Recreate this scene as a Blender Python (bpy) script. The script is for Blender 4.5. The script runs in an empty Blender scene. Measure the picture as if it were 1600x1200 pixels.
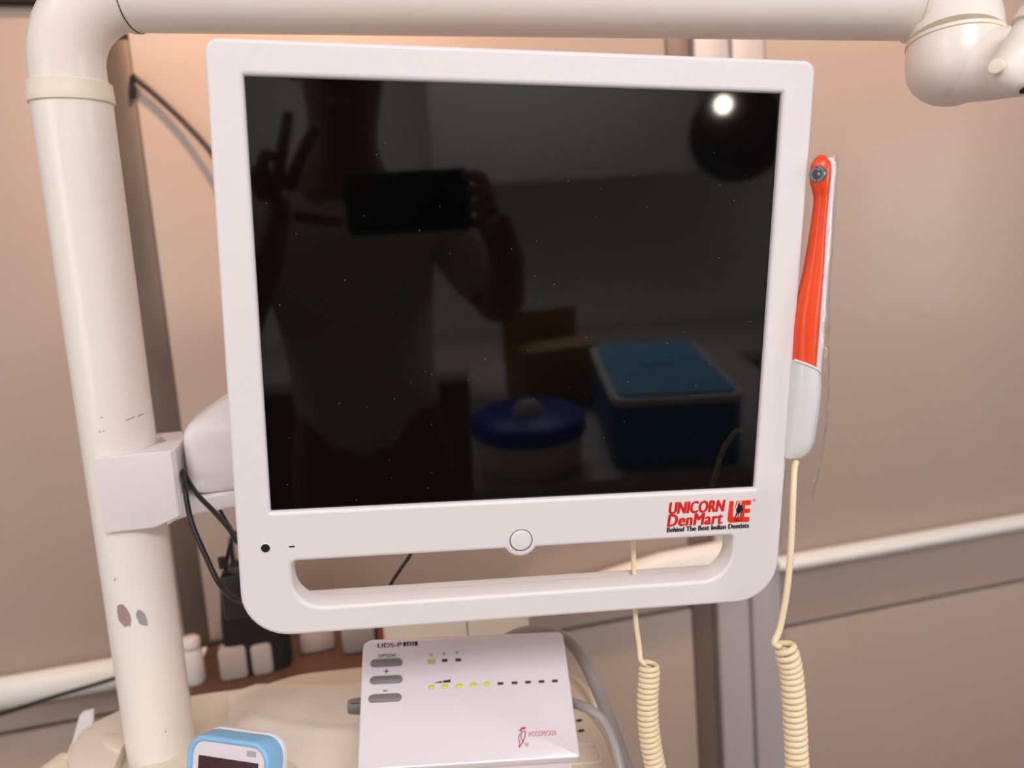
import bpy, bmesh, math, random
from mathutils import Vector, Matrix
random.seed(4)
S = bpy.context.scene
COL = S.collection
PI = math.pi

# ------------------------------------------------------------------ camera
# world: Z up, X along the back wall, Y into the back wall; the phone is at (0, 0, 1.5)
CAM = Vector((0, 0, 1.5))
RX = Vector((0.9690324, -0.10473416, 0.22362238))
RY = Vector((-0.23492941, -0.1121017, 0.96552648))
RZ = Vector((-0.07605516, -0.98816191, -0.13323531))
F = 1200.0
def at(u, v, d):
    c = Vector(((u - 800) / F, (v - 600) / F, 1.0)) * d
    return CAM + Vector((RX.dot(c), RY.dot(c), RZ.dot(c)))
def ray(u, v):
    return at(u, v, 1.0) - CAM
def on_y(u, v, y):
    r = ray(u, v); return CAM + r * (y / r.y)
def on_z(u, v, z):
    r = ray(u, v); return CAM + r * ((z - 1.5) / r.z)

cd = bpy.data.cameras.new('camera'); cam = bpy.data.objects.new('camera', cd); COL.objects.link(cam)
xa = Vector((RX.x, RY.x, RZ.x)); ya = -Vector((RX.y, RY.y, RZ.y)); za = -Vector((RX.z, RY.z, RZ.z))
cam.matrix_world = Matrix(((xa.x, ya.x, za.x, CAM.x), (xa.y, ya.y, za.y, CAM.y), (xa.z, ya.z, za.z, CAM.z), (0, 0, 0, 1)))
cd.lens = 27.0; cd.sensor_width = 36.0; cd.sensor_fit = 'HORIZONTAL'
cd.clip_start = 0.01; cd.clip_end = 30
cd.dof.use_dof = True; cd.dof.focus_distance = 0.53; cd.dof.aperture_fstop = 4.8
S.camera = cam

# ------------------------------------------------------------------ world, exposure, big lights
S.view_settings.view_transform = 'Standard'; S.view_settings.look = 'None'
S.view_settings.gamma = 1.0; S.view_settings.exposure = -0.20; S.view_settings.use_curve_mapping = False
w = bpy.data.worlds.new('world'); S.world = w; w.use_nodes = True
w.node_tree.nodes['Background'].inputs[0].default_value = (1.0, 0.93, 0.88, 1)
w.node_tree.nodes['Background'].inputs[1].default_value = 0.3

def area(name, loc, target, size, power, color, size_y=None, spread=PI):
    l = bpy.data.lights.new(name, 'AREA'); l.shape = 'RECTANGLE'; l.size = size; l.size_y = size_y or size
    l.energy = power; l.color = color; l.spread = spread
    o = bpy.data.objects.new(name, l); COL.objects.link(o); o.location = loc
    o.rotation_euler = (Vector(target) - Vector(loc)).to_track_quat('-Z', 'Y').to_euler()
    return o
def spot(name, loc, target, power, color, angle, blend=0.8, r=0.04):
    l = bpy.data.lights.new(name, 'SPOT'); l.energy = power; l.color = color
    l.spot_size = math.radians(angle); l.spot_blend = blend; l.shadow_soft_size = r
    o = bpy.data.objects.new(name, l); COL.objects.link(o); o.location = loc
    o.rotation_euler = (Vector(target) - Vector(loc)).to_track_quat('-Z', 'Y').to_euler()
    return o
area('ceiling_panel_light', (0.2, -1.05, 2.54), (0.2, -1.05, 0), 0.9, 37, (0.96, 0.97, 1.0), 0.6)
area('ceiling_panel_light', (-1.0, -.2, 2.54), (-1.0, -.2, 0), 0.45, 6, (1.0, 0.96, 0.93), 0.45)
area('window_daylight', (2.42, -0.7, 1.5), (0.2, 0.6, 1.3), 1.3, 20, (0.92, 0.96, 1.0), 1.1)  # added fill lamp on the right, no known source there
area('window_daylight', (-1.82, -0.7, 1.5), (0.0, 0.6, 1.3), 0.9, 9.5, (0.96, 0.98, 1.0), 1.1)  # weaker added fill lamp on the left
spot('warm_wall_spot', (-.02, 0.70, 2.52), (0.02, 1.3, 1.80), 60, (1.0, 0.60, 0.34), 80, 1.0)
spot('warm_wall_spot', (0.98, 0.62, 2.52), (0.98, 1.3, 1.80), 40, (1.0, 0.66, 0.44), 85, 1.0)

# ------------------------------------------------------------------ materials
def lin(c):
    r = []
    for x in c:
        x /= 255.0
        r.append(x / 12.92 if x <= 0.04045 else ((x + 0.055) / 1.055) ** 2.4)
    return tuple(r) + (1,)
def mat(name, rgb, rough=0.4, metal=0.0, var=0.03, scale=8.0, bump=0.0, bscale=200.0, coat=0.0, emis=None, estr=0, trans=0.0, alpha=1.0, spec=0.5, sss=0.0, stretch=None):
    m = bpy.data.materials.new(name); m.use_nodes = True
    nt = m.node_tree; b = nt.nodes['Principled BSDF']
    c = lin(rgb)
    tc = nt.nodes.new('ShaderNodeTexCoord'); n = nt.nodes.new('ShaderNodeTexNoise')
    n.inputs['Scale'].default_value = scale; n.inputs['Detail'].default_value = 4
    if stretch:
        mp = nt.nodes.new('ShaderNodeMapping'); mp.inputs['Scale'].default_value = stretch
        nt.links.new(tc.outputs['Object'], mp.inputs['Vector']); nt.links.new(mp.outputs[0], n.inputs['Vector'])
    else:
        nt.links.new(tc.outputs['Object'], n.inputs['Vector'])
    mx = nt.nodes.new('ShaderNodeMix'); mx.data_type = 'RGBA'
    mx.inputs[6].default_value = tuple(max(0, x * (1 - var)) for x in c[:3]) + (1,)
    mx.inputs[7].default_value = tuple(min(1, x * (1 + var)) for x in c[:3]) + (1,)
    nt.links.new(n.outputs['Fac'], mx.inputs[0]); nt.links.new(mx.outputs[2], b.inputs['Base Color'])
    b.inputs['Roughness'].default_value = rough; b.inputs['Metallic'].default_value = metal
    b.inputs['Specular IOR Level'].default_value = spec
    b.inputs['Coat Weight'].default_value = coat; b.inputs['Coat Roughness'].default_value = 0.08
    b.inputs['Transmission Weight'].default_value = trans; b.inputs['Alpha'].default_value = alpha
    if sss:
        b.inputs['Subsurface Weight'].default_value = sss; b.inputs['Subsurface Radius'].default_value = (1, .8, .7); b.inputs['Subsurface Scale'].default_value = 0.004
    if emis:
        b.inputs['Emission Color'].default_value = lin(emis); b.inputs['Emission Strength'].default_value = estr
    if bump:
        n2 = nt.nodes.new('ShaderNodeTexNoise'); n2.inputs['Scale'].default_value = bscale
        nt.links.new(tc.outputs['Object'], n2.inputs['Vector'])
        bp = nt.nodes.new('ShaderNodeBump'); bp.inputs['Strength'].default_value = bump; bp.inputs['Distance'].default_value = 0.001
        nt.links.new(n2.outputs['Fac'], bp.inputs['Height']); nt.links.new(bp.outputs[0], b.inputs['Normal'])
    return m
M = {}
M['white'] = mat('white_plastic', (236, 229, 229), 0.36, var=.01)
M['bezel'] = mat('bezel_plastic', (234, 227, 226), 0.42, var=.008, bump=.05, bscale=900)
M['tube'] = mat('ivory_enamel', (248, 239, 231), 0.3, var=.015, scale=5, coat=.12)
M['tube2'] = mat('ivory_cast_enamel', (245, 234, 225), 0.32, var=.02, scale=5, coat=.1)
M['cream'] = mat('cream_plastic', (236, 224, 204), 0.38, var=.02)
M['ivory'] = mat('yellowed_ivory_plastic', (244, 233, 212), 0.42, var=.03, scale=12)
M['hanger'] = mat('pale_cream_plastic', (242, 228, 214), 0.38, var=.02)
M['sheet'] = mat('thin_white_cover', (246, 239, 228), 0.5, var=.03)
M['cord'] = mat('cream_rubber', (238, 216, 180), 0.42, var=.04, scale=30)
M['black'] = mat('black_rubber', (14, 12, 12), 0.45)
M['dark'] = mat('dark_recess', (28, 24, 24), 0.6)
M['wall'] = mat('pinkish_beige_laminate', (186, 167, 156), 0.36, var=.07, scale=3, coat=.1)
M['room'] = mat('painted_plaster', (222, 218, 214), 0.8, var=.03)
M['ceil'] = mat('ceiling_plaster', (225, 220, 214), 0.85)
M['floor'] = mat('beige_floor_tile', (165, 154, 145), 0.35, var=.1)
M['alu'] = mat('brushed_aluminium', (206, 199, 200), 0.4, metal=.25, var=.06, scale=6, stretch=(8, 8, .6))
M['alud'] = mat('dark_anodised_aluminium', (128, 112, 104), 0.4, metal=.3, var=.1, scale=6, stretch=(6, 6, .6))
M['pillar'] = mat('stained_steel_pillar', (92, 80, 73), 0.45, metal=.3, var=.35, scale=4, stretch=(3, 3, 1.6))
M['groove'] = mat('groove_shadow_gap', (46, 38, 35), 0.7)
M['rail'] = mat('white_rail_plastic', (244, 242, 238), 0.3)
M['orange'] = mat('orange_plastic', (244, 74, 14), 0.38, var=.06, scale=40, coat=.2)
M['steel'] = mat('steel', (150, 148, 150), 0.22, metal=.95)
M['glass'] = mat('dark_lens_glass', (70, 70, 76), 0.05, coat=1)
M['scaler'] = mat('glossy_white_abs', (232, 222, 228), 0.14, var=.01, coat=.5)
M['gbtn'] = mat('grey_rubber_button', (124, 116, 111), 0.42)
M['hose'] = mat('grey_silicone_hose', (158, 150, 148), 0.36)
M['led_on'] = mat('lit_led', (190, 205, 40), 0.3, emis=(200, 215, 30), estr=.15)
M['led_dim'] = mat('dim_led', (178, 184, 96), 0.35, emis=(170, 180, 60), estr=.12)
M['led_off'] = mat('unlit_led', (46, 38, 38), 0.4)
M['blue'] = mat('light_blue_plastic', (140, 196, 236), 0.33, var=.02)
M['maroon'] = mat('dark_maroon_display', (62, 30, 34), 0.18)
M['labelgrey'] = mat('grey_print', (172, 172, 184), 0.5)
M['ink'] = mat('black_ink', (14, 12, 14), 0.5)
M['inkgrey'] = mat('grey_ink', (110, 98, 100), 0.5)
M['red'] = mat('red_ink', (214, 30, 14), 0.45)
M['darkred'] = mat('dark_red_strip', (150, 52, 44), .5)
M['red2'] = mat('orange_red_ink', (238, 48, 12), 0.45)
M['crimson'] = mat('crimson_ink', (196, 44, 70), 0.45)
M['pink'] = mat('pink_ink', (226, 150, 150), 0.5)
M['wood'] = mat('reddish_brown_wood', (98, 68, 52), 0.45, var=.25, scale=5, stretch=(1, 6, 6))
M['maroonchip'] = mat('maroon_primer', (172, 140, 137), 0.6, var=.12, scale=80)
M['greychip'] = mat('bare_grey_metal', (166, 161, 164), 0.5, var=.15, scale=150, stretch=(6, 6, 1))
M['bag'] = mat('black_fabric', (26, 22, 24), 0.8)
M['paleplastic'] = mat('pale_grey_plastic', (190, 178, 172), 0.45)
M['screen'] = mat('black_glossy_screen', (5, 5, 5), 0.045, var=0, spec=.5)
M['bluebox'] = mat('teal_blue_plastic', (30, 120, 170), 0.45)
M['bluelid'] = mat('sky_blue_lid', (90, 175, 225), 0.45)
M['navy'] = mat('royal_blue_plastic', (28, 50, 190), 0.4)
M['card'] = mat('tan_cardboard', (190, 150, 80), 0.7)
M['shirt'] = mat('light_grey_shirt_cloth', (205, 198, 200), 0.85, bump=.3, bscale=400)
M['skin'] = mat('brown_skin', (150, 92, 72), 0.5, sss=.1)
M['hair'] = mat('black_hair', (18, 14, 12), 0.55)
M['phone'] = mat('black_phone_glass', (12, 12, 14), 0.15)
M['lampshell'] = mat('dark_grey_lamp_shell', (70, 68, 70), 0.3)
M['lampglow'] = mat('lamp_bulb_glow', (255, 250, 235), 0.4, emis=(255, 246, 225), estr=60)
M['panelglow'] = mat('ceiling_diffuser', (245, 240, 232), 0.5, emis=(255, 244, 235), estr=2)
M['paneglow'] = mat('daylit_window_pane', (230, 234, 240), 0.3, emis=(225, 235, 255), estr=.6)  # glow for the panes added on the side walls
M['clear'] = None
def clear_mat():
    m = bpy.data.materials.new('clear_plastic_film'); m.use_nodes = True
    nt = m.node_tree; nt.nodes.clear()
    o = nt.nodes.new('ShaderNodeOutputMaterial'); mix = nt.nodes.new('ShaderNodeMixShader')
    t = nt.nodes.new('ShaderNodeBsdfTransparent'); g = nt.nodes.new('ShaderNodeBsdfGlossy')
    t.inputs[0].default_value = (.97, .97, .97, 1)
    g.inputs[0].default_value = (1, 1, 1, 1); g.inputs['Roughness'].default_value = 0.12
    lw = nt.nodes.new('ShaderNodeLayerWeight'); lw.inputs[0].default_value = 0.22
    mth = nt.nodes.new('ShaderNodeMath'); mth.operation = 'MULTIPLY'; mth.inputs[1].default_value = 0.38
    tc = nt.nodes.new('ShaderNodeTexCoord'); n = nt.nodes.new('ShaderNodeTexNoise'); n.inputs['Scale'].default_value = 90; n.inputs['Detail'].default_value = 3
    mp = nt.nodes.new('ShaderNodeMapping'); mp.inputs['Scale'].default_value = (1, .35, 1)
    bp = nt.nodes.new('ShaderNodeBump'); bp.inputs['Strength'].default_value = 1; bp.inputs['Distance'].default_value = 0.0018
    L = nt.links.new
    L(tc.outputs['Object'], mp.inputs[0]); L(mp.outputs[0], n.inputs['Vector']); L(n.outputs['Fac'], bp.inputs['Height']); L(bp.outputs[0], g.inputs['Normal']); L(bp.outputs[0], lw.inputs['Normal'])
    L(lw.outputs['Facing'], mth.inputs[0]); L(mth.outputs[0], mix.inputs[0]); L(t.outputs[0], mix.inputs[1]); L(g.outputs[0], mix.inputs[2]); L(mix.outputs[0], o.inputs[0])
    return m
M['clear'] = clear_mat()

# ------------------------------------------------------------------ mesh helpers
def link(name, me, m, parent=None, mw=None, smooth=True, sharp=35):
    me.name = name
    if m is not None:
        me.materials.clear(); me.materials.append(m)
    o = bpy.data.objects.new(name, me); COL.objects.link(o)
    if smooth:
        for p in me.polygons: p.use_smooth = True
        try: me.set_sharp_from_angle(angle=math.radians(sharp))
        except Exception: pass
    if parent is not None: o.parent = parent
    if mw is not None: o.matrix_local = mw
    return o
def from_bm(name, bm, m, parent=None, mw=None, smooth=True, sharp=35):
    bmesh.ops.recalc_face_normals(bm, faces=bm.faces)
    me = bpy.data.meshes.new(name); bm.to_mesh(me); bm.free()
    return link(name, me, m, parent, mw, smooth, sharp)
def thing(name, label, cat, loc=(0, 0, 0), mw=None, group=None):
    o = bpy.data.objects.new(name, None); COL.objects.link(o); o.empty_display_size = .02
    if mw is not None: o.matrix_world = mw
    else: o.location = loc
    tag(o, label, cat, group); return o
def tag(o, label, cat, group=None):
    o['label'] = label; o['category'] = cat
    if group: o['group'] = group
    return o
def struct(o):
    o['kind'] = 'structure'; return o
def boxbm(bm, x0, x1, y0, y1, z0, z1, bev=0, seg=2, mw=None):
    vs = [bm.verts.new((x, y, z)) for x in (x0, x1) for y in (y0, y1) for z in (z0, z1)]
    q = [(0, 1, 3, 2), (4, 6, 7, 5), (0, 4, 5, 1), (2, 3, 7, 6), (0, 2, 6, 4), (1, 5, 7, 3)]
    fs = [bm.faces.new([vs[i] for i in f]) for f in q]
    if bev:
        es = list({e for f in fs for e in f.edges})
        r = bmesh.ops.bevel(bm, geom=es, offset=bev, segments=seg, profile=.5, affect='EDGES')
        vs = list({v for v in r['verts']} | {v for v in vs if v.is_valid})
    if mw is not None:
        for v in vs:
            if v.is_valid: v.co = mw @ v.co
def box(name, x0, x1, y0, y1, z0, z1, m, parent=None, bev=0, seg=2, mw=None):
    bm = bmesh.new(); boxbm(bm, x0, x1, y0, y1, z0, z1, bev, seg)
    return from_bm(name, bm, m, parent, mw)
def fillet(pts, rad, n=10):
    out = [Vector(pts[0])]
    for i in range(1, len(pts) - 1):
        p, a, b = Vector(pts[i]), Vector(pts[i - 1]), Vector(pts[i + 1])
        r = rad[i - 1] if isinstance(rad, (list, tuple)) else rad
        u = (a - p).normalized(); v = (b - p).normalized()
        ang = u.angle(v); t = r / math.tan(ang / 2)
        s = p + u * t; e = p + v * t; c = p + (u + v).normalized() * (r / math.sin(ang / 2))
        a0 = s - c; a1 = e - c; tot = a0.angle(a1)
        for k in range(n + 1):
            f = k / n
            q = (math.sin((1 - f) * tot) * a0 + math.sin(f * tot) * a1) / math.sin(tot)
            out.append(c + q)
    out.append(Vector(pts[-1])); return out
def smooth_path(pts, n=8):
    P = [Vector(p) for p in pts]; P = [P[0] * 2 - P[1]] + P + [P[-1] * 2 - P[-2]]
    out = []
    for i in range(1, len(P) - 2):
        for k in range(n):
            t = k / n; a, b, c, d = P[i - 1:i + 3]
            out.append(.5 * ((2 * b) + (c - a) * t + (2 * a - 5 * b + 4 * c - d) * t * t + (3 * b - a - 3 * c + d) * t ** 3))
    out.append(P[-2]); return out
def tubebm(bm, pts, rad, seg=24, caps=True, ref=None):
    pts = [Vector(p) for p in pts]; n = len(pts); prev = None; up = None
    for i, p in enumerate(pts):
        t = (pts[min(i + 1, n - 1)] - pts[max(i - 1, 0)]).normalized()
        if up is None:
            up = Vector(ref) if ref else (Vector((0, 0, 1)) if abs(t.z) < .9 else Vector((1, 0, 0)))
        up = (up - t * up.dot(t)).normalized(); s = t.cross(up)
        r = rad(i / (n - 1)) if callable(rad) else (rad[i] if isinstance(rad, (list, tuple)) else rad)
        ra, rb = r if isinstance(r, tuple) else (r, r)
        ring = [bm.verts.new(p + up * (math.cos(2 * PI * k / seg) * ra) + s * (math.sin(2 * PI * k / seg) * rb)) for k in range(seg)]
        if prev:
            for k in range(seg): bm.faces.new((prev[k], prev[(k + 1) % seg], ring[(k + 1) % seg], ring[k]))
        elif caps: bm.faces.new(list(reversed(ring)))
        prev = ring
    if caps: bm.faces.new(prev)
def tube(name, pts, rad, m, parent=None, seg=24, ref=None, mw=None, caps=True):
    bm = bmesh.new(); tubebm(bm, pts, rad, seg, caps, ref)
    return from_bm(name, bm, m, parent, mw, sharp=50)
def prism(name, poly, z0, z1, m, parent=None, mw=None, bev=0, seg=2, smooth=True):
    bm = bmesh.new()
    lo = [bm.verts.new((x, y, z0)) for x, y in poly]; hi = [bm.verts.new((x, y, z1)) for x, y in poly]
    n = len(poly)
    bm.faces.new(list(reversed(lo))); top = bm.faces.new(hi)
    for i in range(n): bm.faces.new((lo[i], lo[(i + 1) % n], hi[(i + 1) % n], hi[i]))
    if bev:
        bmesh.ops.bevel(bm, geom=list(top.edges), offset=bev, segments=seg, profile=.5, affect='EDGES')
    return from_bm(name, bm, m, parent, mw, smooth)
def rrect(x0, x1, y0, y1, r, n=6):
    rr = r if isinstance(r, (list, tuple)) else [r] * 4    # bl, br, tr, tl
    out = []
    for (cx, cy, a0, q) in ((x0 + rr[0], y0 + rr[0], PI, rr[0]), (x1 - rr[1], y0 + rr[1], 1.5 * PI, rr[1]), (x1 - rr[2], y1 - rr[2], 0, rr[2]), (x0 + rr[3], y1 - rr[3], .5 * PI, rr[3])):
        for k in range(n + 1):
            a = a0 + k / n * PI / 2; out.append((cx + q * math.cos(a), cy + q * math.sin(a)))
    return out
def curve_plate(name, loops, half, bev, m, parent=None, mw=None, res=3):
    c = bpy.data.curves.new(name, 'CURVE'); c.dimensions = '2D'; c.fill_mode = 'BOTH'
    c.extrude = half - bev; c.bevel_depth = bev; c.bevel_resolution = res; c.offset = -bev
    for lp in loops:
        s = c.splines.new('POLY'); s.points.add(len(lp) - 1); s.use_cyclic_u = True
        for p, (x, y) in zip(s.points, lp): p.co = (x, y, 0, 1)
    return curve_to_mesh(name, c, m, parent, mw)
def curve_to_mesh(name, c, m, parent, mw, sharp=25):
    t = bpy.data.objects.new('tmp', c); COL.objects.link(t)
    dg = bpy.context.evaluated_depsgraph_get(); dg.update()
    me = bpy.data.meshes.new_from_object(t.evaluated_get(dg))
    bpy.data.objects.remove(t); bpy.data.curves.remove(c)
    return link(name, me, m, parent, mw, True, sharp)
def text(name, body, x0, x1, y0, y1, z, m, parent, bold=0.0, shear=0.0, thick=0.00008, spacing=1.0):
    """lettering fitted to the rectangle x0..x1, y0..y1 of its parent's plane"""
    c = bpy.data.curves.new(name, 'FONT'); c.body = body; c.size = 1; c.offset = 0; c.shear = shear; c.extrude = 0.0; c.space_character = spacing
    c.resolution_u = 4
    o = curve_to_mesh(name, c, m, parent, None)
    xs = [v.co.x for v in o.data.vertices]; ys = [v.co.y for v in o.data.vertices]
    a, b, cc, d = min(xs), max(xs), min(ys), max(ys)
    for v in o.data.vertices:
        v.co = Vector((x0 + (v.co.x - a) / (b - a) * (x1 - x0), y0 + (v.co.y - cc) / (d - cc) * (y1 - y0), z))
    if bold:                     # heavier strokes
        bm = bmesh.new(); bm.from_mesh(o.data); w_ = bold * (y1 - y0) / 2
        base = bm.faces[:]
        for k, (ax_, ay_) in enumerate(((1, 0), (-1, 0), (.5, .45), (-.5, -.45))):
            r_ = bmesh.ops.duplicate(bm, geom=base)
            for g_ in r_['geom']:
                if isinstance(g_, bmesh.types.BMVert): g_.co += Vector((ax_ * w_, ay_ * w_, (k + 1) * 4e-6))
        bm.to_mesh(o.data); bm.free()
    return o
def flat(name, polys, z, m, parent, mw=None):
    bm = bmesh.new()
    for poly in polys:
        vs = [bm.verts.new((x, y, z)) for x, y in poly]
        bm.faces.new(vs)
    bmesh.ops.triangulate(bm, faces=bm.faces)
    for f in bm.faces:
        f.normal_update()
        if f.normal.z < 0: f.normal_flip()
    me = bpy.data.meshes.new(name); bm.to_mesh(me); bm.free()
    return link(name, me, m, parent, mw, False)
def disc(cx, cy, r, n=24):
    return [(cx + r * math.cos(2 * PI * k / n), cy + r * math.sin(2 * PI * k / n)) for k in range(n)]
def basis(x, y, pos):
    x = Vector(x).normalized(); y = Vector(y); y = (y - x * y.dot(x)).normalized(); z = x.cross(y)
    return Matrix(((x.x, y.x, z.x, pos[0]), (x.y, y.y, z.y, pos[1]), (x.z, y.z, z.z, pos[2]), (0, 0, 0, 1)))

# ------------------------------------------------------------------ room
YW = 1.3
# back wall: three laminate panels set between metal posts
def panel(x0, x1, z0, z1, name='wall_back'):
    return struct(box(name, x0, x1, YW, YW + .05, z0, z1, M['wall'], bev=.002))
struct(box('wall_back', -1.9, 2.5, YW + .05, YW + .12, 0, 2.6, M['room']))
for x0, x1, sg in ((-1.9, -.283, .851), (-.245, .622, .851), (.816, 2.5, .772)):
    panel(x0, x1, sg + .004, 2.6 if x0 < -.3 else 2.6); panel(x0, x1, 0, sg - .004)
    struct(box('trim_1', x0, x1, YW + .012, YW + .045, sg - .0055, sg + .0055, M['groove'] if x0 > 0 else M['dark']))
struct(box('trim_2', -.283, -.245, YW - .001, YW + .05, 0, 1.90, M['pillar'], bev=.003))
struct(box('trim_3', -.283, -.245, YW - .001, YW + .05, 1.90, 2.6, M['dark'], bev=.003))
# post made of a dark channel and two pale aluminium strips
struct(box('trim_4', .622, .669, YW - .004, YW + .05, 0, 2.6, M['alud'], bev=.002))
struct(box('trim_5', .669, .736, YW - .016, YW + .05, 0, 2.6, M['alu'], bev=.004))
struct(box('trim_6', .742, .806, YW - .016, YW + .05, 0, 2.6, M['alu'], bev=.004))
struct(box('trim_7', .736, .742, YW + .01, YW + .05, 0, 2.6, M['groove']))
struct(box('trim_8', .806, .816, YW + .005, YW + .05, 0, 2.6, M['dark']))
# other walls, ceiling, floor
struct(box('wall_left', -1.95, -1.9, -2.0, 1.42, 0, 2.6, M['room']))
struct(box('wall_right', 2.5, 2.55, -2.0, 1.42, 0, 2.6, M['room']))
struct(box('wall_front', -1.9, 2.5, -2.05, -2.0, 0, 2.6, M['room']))
struct(box('floor', -1.95, 2.55, -2.05, 1.42, -.05, 0, M['floor']))
struct(box('ceiling', -1.95, 2.55, -2.05, 1.42, 2.6, 2.65, M['ceil']))
for i_, (xw, y0_, y1_, z0_, z1_) in enumerate(((2.5, -1.35, -.05, .95, 2.05), (-1.9, -1.15, -.25, .95, 2.05))):  # invented glowing panes and frames, added to house the side fill lamps
    sg_ = 1 if xw > 0 else -1
    o = struct(box('window_%d' % (i_ + 1), min(xw, xw - sg_ * .02), max(xw, xw - sg_ * .02), y0_, y1_, z0_, z1_, M['paneglow']))
    for q_ in ((y0_ - .05, y0_, z0_ - .05, z1_ + .05), (y1_, y1_ + .05, z0_ - .05, z1_ + .05), (y0_, y1_, z0_ - .05, z0_), (y0_, y1_, z1_, z1_ + .05)):
        box('window_frame', min(xw, xw - sg_ * .04), max(xw, xw - sg_ * .04), *q_, M['white'], o, .003)
# dark bulkhead at the top left of the wall
db = box('wall_cabinet', -1.0, -.29, YW - .018, YW, 1.945, 2.35, M['dark'], bev=.004); tag(db, 'dark box fixed high on the wall at the top left corner', 'cabinet')
# white buffer rails
def rail(name, x0, x1, z0, z1, label, cat='rail'):
    zc = (z0 + z1) / 2; r = (z1 - z0) / 2
    pts = [(x0 + (x1 - x0) * k / 40, YW - .022, zc) for k in range(41)]
    o = tube(name, pts, lambda t: (r * (1 if .006 < t < .994 else .75), .02), M['rail'], seg=20, ref=(0, 0, 1)); return tag(o, label, cat)
rail('wall_rail', -1.85, -.235, .905, .955, 'white rounded rail on the wall behind the ivory post')
rail('wall_rail', .79, 2.45, .901, .932, 'white rounded rail on the wall right of the monitor')
o = tube('bumper_bar', [(.30 + .40 * k / 40, YW - .03, .938 + .012 * (k / 40)) for k in range(41)], lambda t: (.006 + .030 * min(1, t * 1.6) * (1 if t < .9 else max(.15, math.sqrt(max(0, 1 - ((t - .9) / .1) ** 2)))), .026), M['rail'], seg=20, ref=(0, 0, 1))
tag(o, 'thick white rounded bar seen through the right end of the monitor handle slot', 'bumper bar')

# ------------------------------------------------------------------ monitor
MX = Vector((0.99397455, -0.08504394, -0.06915292)); MY = Vector((0.06220185, -0.08183481, 0.99470297)); MP = Vector((0.12683396, 0.49212142, 1.48496031))
MM = basis(MX, MY, MP)
mon = thing('monitor', 'large white-framed monitor with a black screen and a handle slot, in the centre', 'monitor', mw=MM)
mm = .001
outer = rrect(-191.4 * mm, 191.3 * mm, -224.0 * mm, 155.6 * mm, [32 * mm, 31 * mm, 8 * mm, 8 * mm], 10)
outer = [(x + (1.6 * mm * max(0, (y - .02) / .135) if x < 0 else (-.5 * mm * max(0, y / .15))), y) for x, y in outer]
hole = rrect(-169 * mm, 169 * mm, -135.2 * mm, 135.2 * mm, .5 * mm, 2)
slot = rrect(-157.5 * mm, 154.7 * mm, -204.5 * mm, -170.5 * mm, [21 * mm, 22 * mm, 4 * mm, 4 * mm], 8)
top = [p for p in slot]
# round tab of the power button bulges down into the slot
cx, cy, rt = -2.2 * mm, -164.5 * mm, 12.4 * mm
a = math.acos((170.5 * mm - 164.5 * mm) / rt)
arc = [(cx + rt * math.sin(a - 2 * a * k / 16), cy - rt * math.cos(a - 2 * a * k / 16)) for k in range(17)]
idx = 9 * 3          # after bl, br, tr corners
slot = top[:idx] + arc + top[idx:]
T = Matrix.Translation
curve_plate('bezel', [outer, list(reversed(hole)), list(reversed(slot))], .010, .0026, M['bezel'], mon, T((0, 0, -.0058)), res=3)
box('screen', -.1695, .1695, -.1357, .1357, -.006, 0, M['screen'], mon)
# the rear shell: tapered shallow housing
def loft(name, sections, m, parent, mw=None, sharp=35):
    bm = bmesh.new(); prev = None
    for pts in sections:
        ring = [bm.verts.new(p) for p in pts]; n = len(ring)
        if prev:
            for k in range(n): bm.faces.new((prev[k], prev[(k + 1) % n], ring[(k + 1) % n], ring[k]))
        else: bm.faces.new(list(reversed(ring)))
        prev = ring
    bm.faces.new(prev)
    return from_bm(name, bm, m, parent, mw, sharp=sharp)
secs = []
for z, ins in ((-.0155, .004), (-.03, .012), (-.044, .03), (-.052, .05), (-.055, .07)):
    secs.append([(x, y, z) for x, y in rrect(-.188 + ins, .188 - ins, -.162 + ins, .152 - ins, .015, 5)])
loft('rear_shell', secs, M['bezel'], mon)
# lower lip behind the handle, seen just under the bottom edge
curve_plate('rear_lip', [rrect(-.184, .184, -.2225, -.2065, .007, 5)], .006, .002, M['bezel'], mon, T((0, 0, -.0215)))
pb = tube('power_button', [(0, 0, z) for z in (0, .004, .0046, .0048)], [.0076, .0076, .0071, .0062], M['bezel'], mon, 40, (1, 0, 0), T((cx, cy, .0002)))
tube('button_groove', [(.0078 * math.cos(k * PI / 24), .0078 * math.sin(k * PI / 24), 0) for k in range(49)], .00024, M['dark'], mon, 8, None, T((cx, cy, .0043)), False)
tube('sensor_window', [(0, 0, 0), (0, 0, .0005)], .0029, M['ink'], mon, 24, (1, 0, 0), T((-.1732, -.1597, .0041)))
tube('sensor_ring', [(.0031 * math.cos(k * PI / 16), .0031 * math.sin(k * PI / 16), 0) for k in range(33)], .0003, M['white'], mon, 8, None, T((-.1732, -.1597, .0043)), False)
box('indicator_mark', -.1582, -.1545, -.1602, -.1592, .0041, .00445, M['ink'], mon)
ZL = .00445
text('lettering', 'UNICORN', .1046, .1459, -.1512, -.1424, ZL, M['red'], mon, .13, .12, spacing=1.05)
text('lettering', 'DenMart', .1038, .1448, -.1605, -.1516, ZL, M['red'], mon, .13, .12, spacing=1.08)
text('lettering', 'Behind The Best Indian Dentists', .1036, .1656, -.1648, -.1611, ZL, M['ink'], mon, .14, spacing=1.05)
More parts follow.
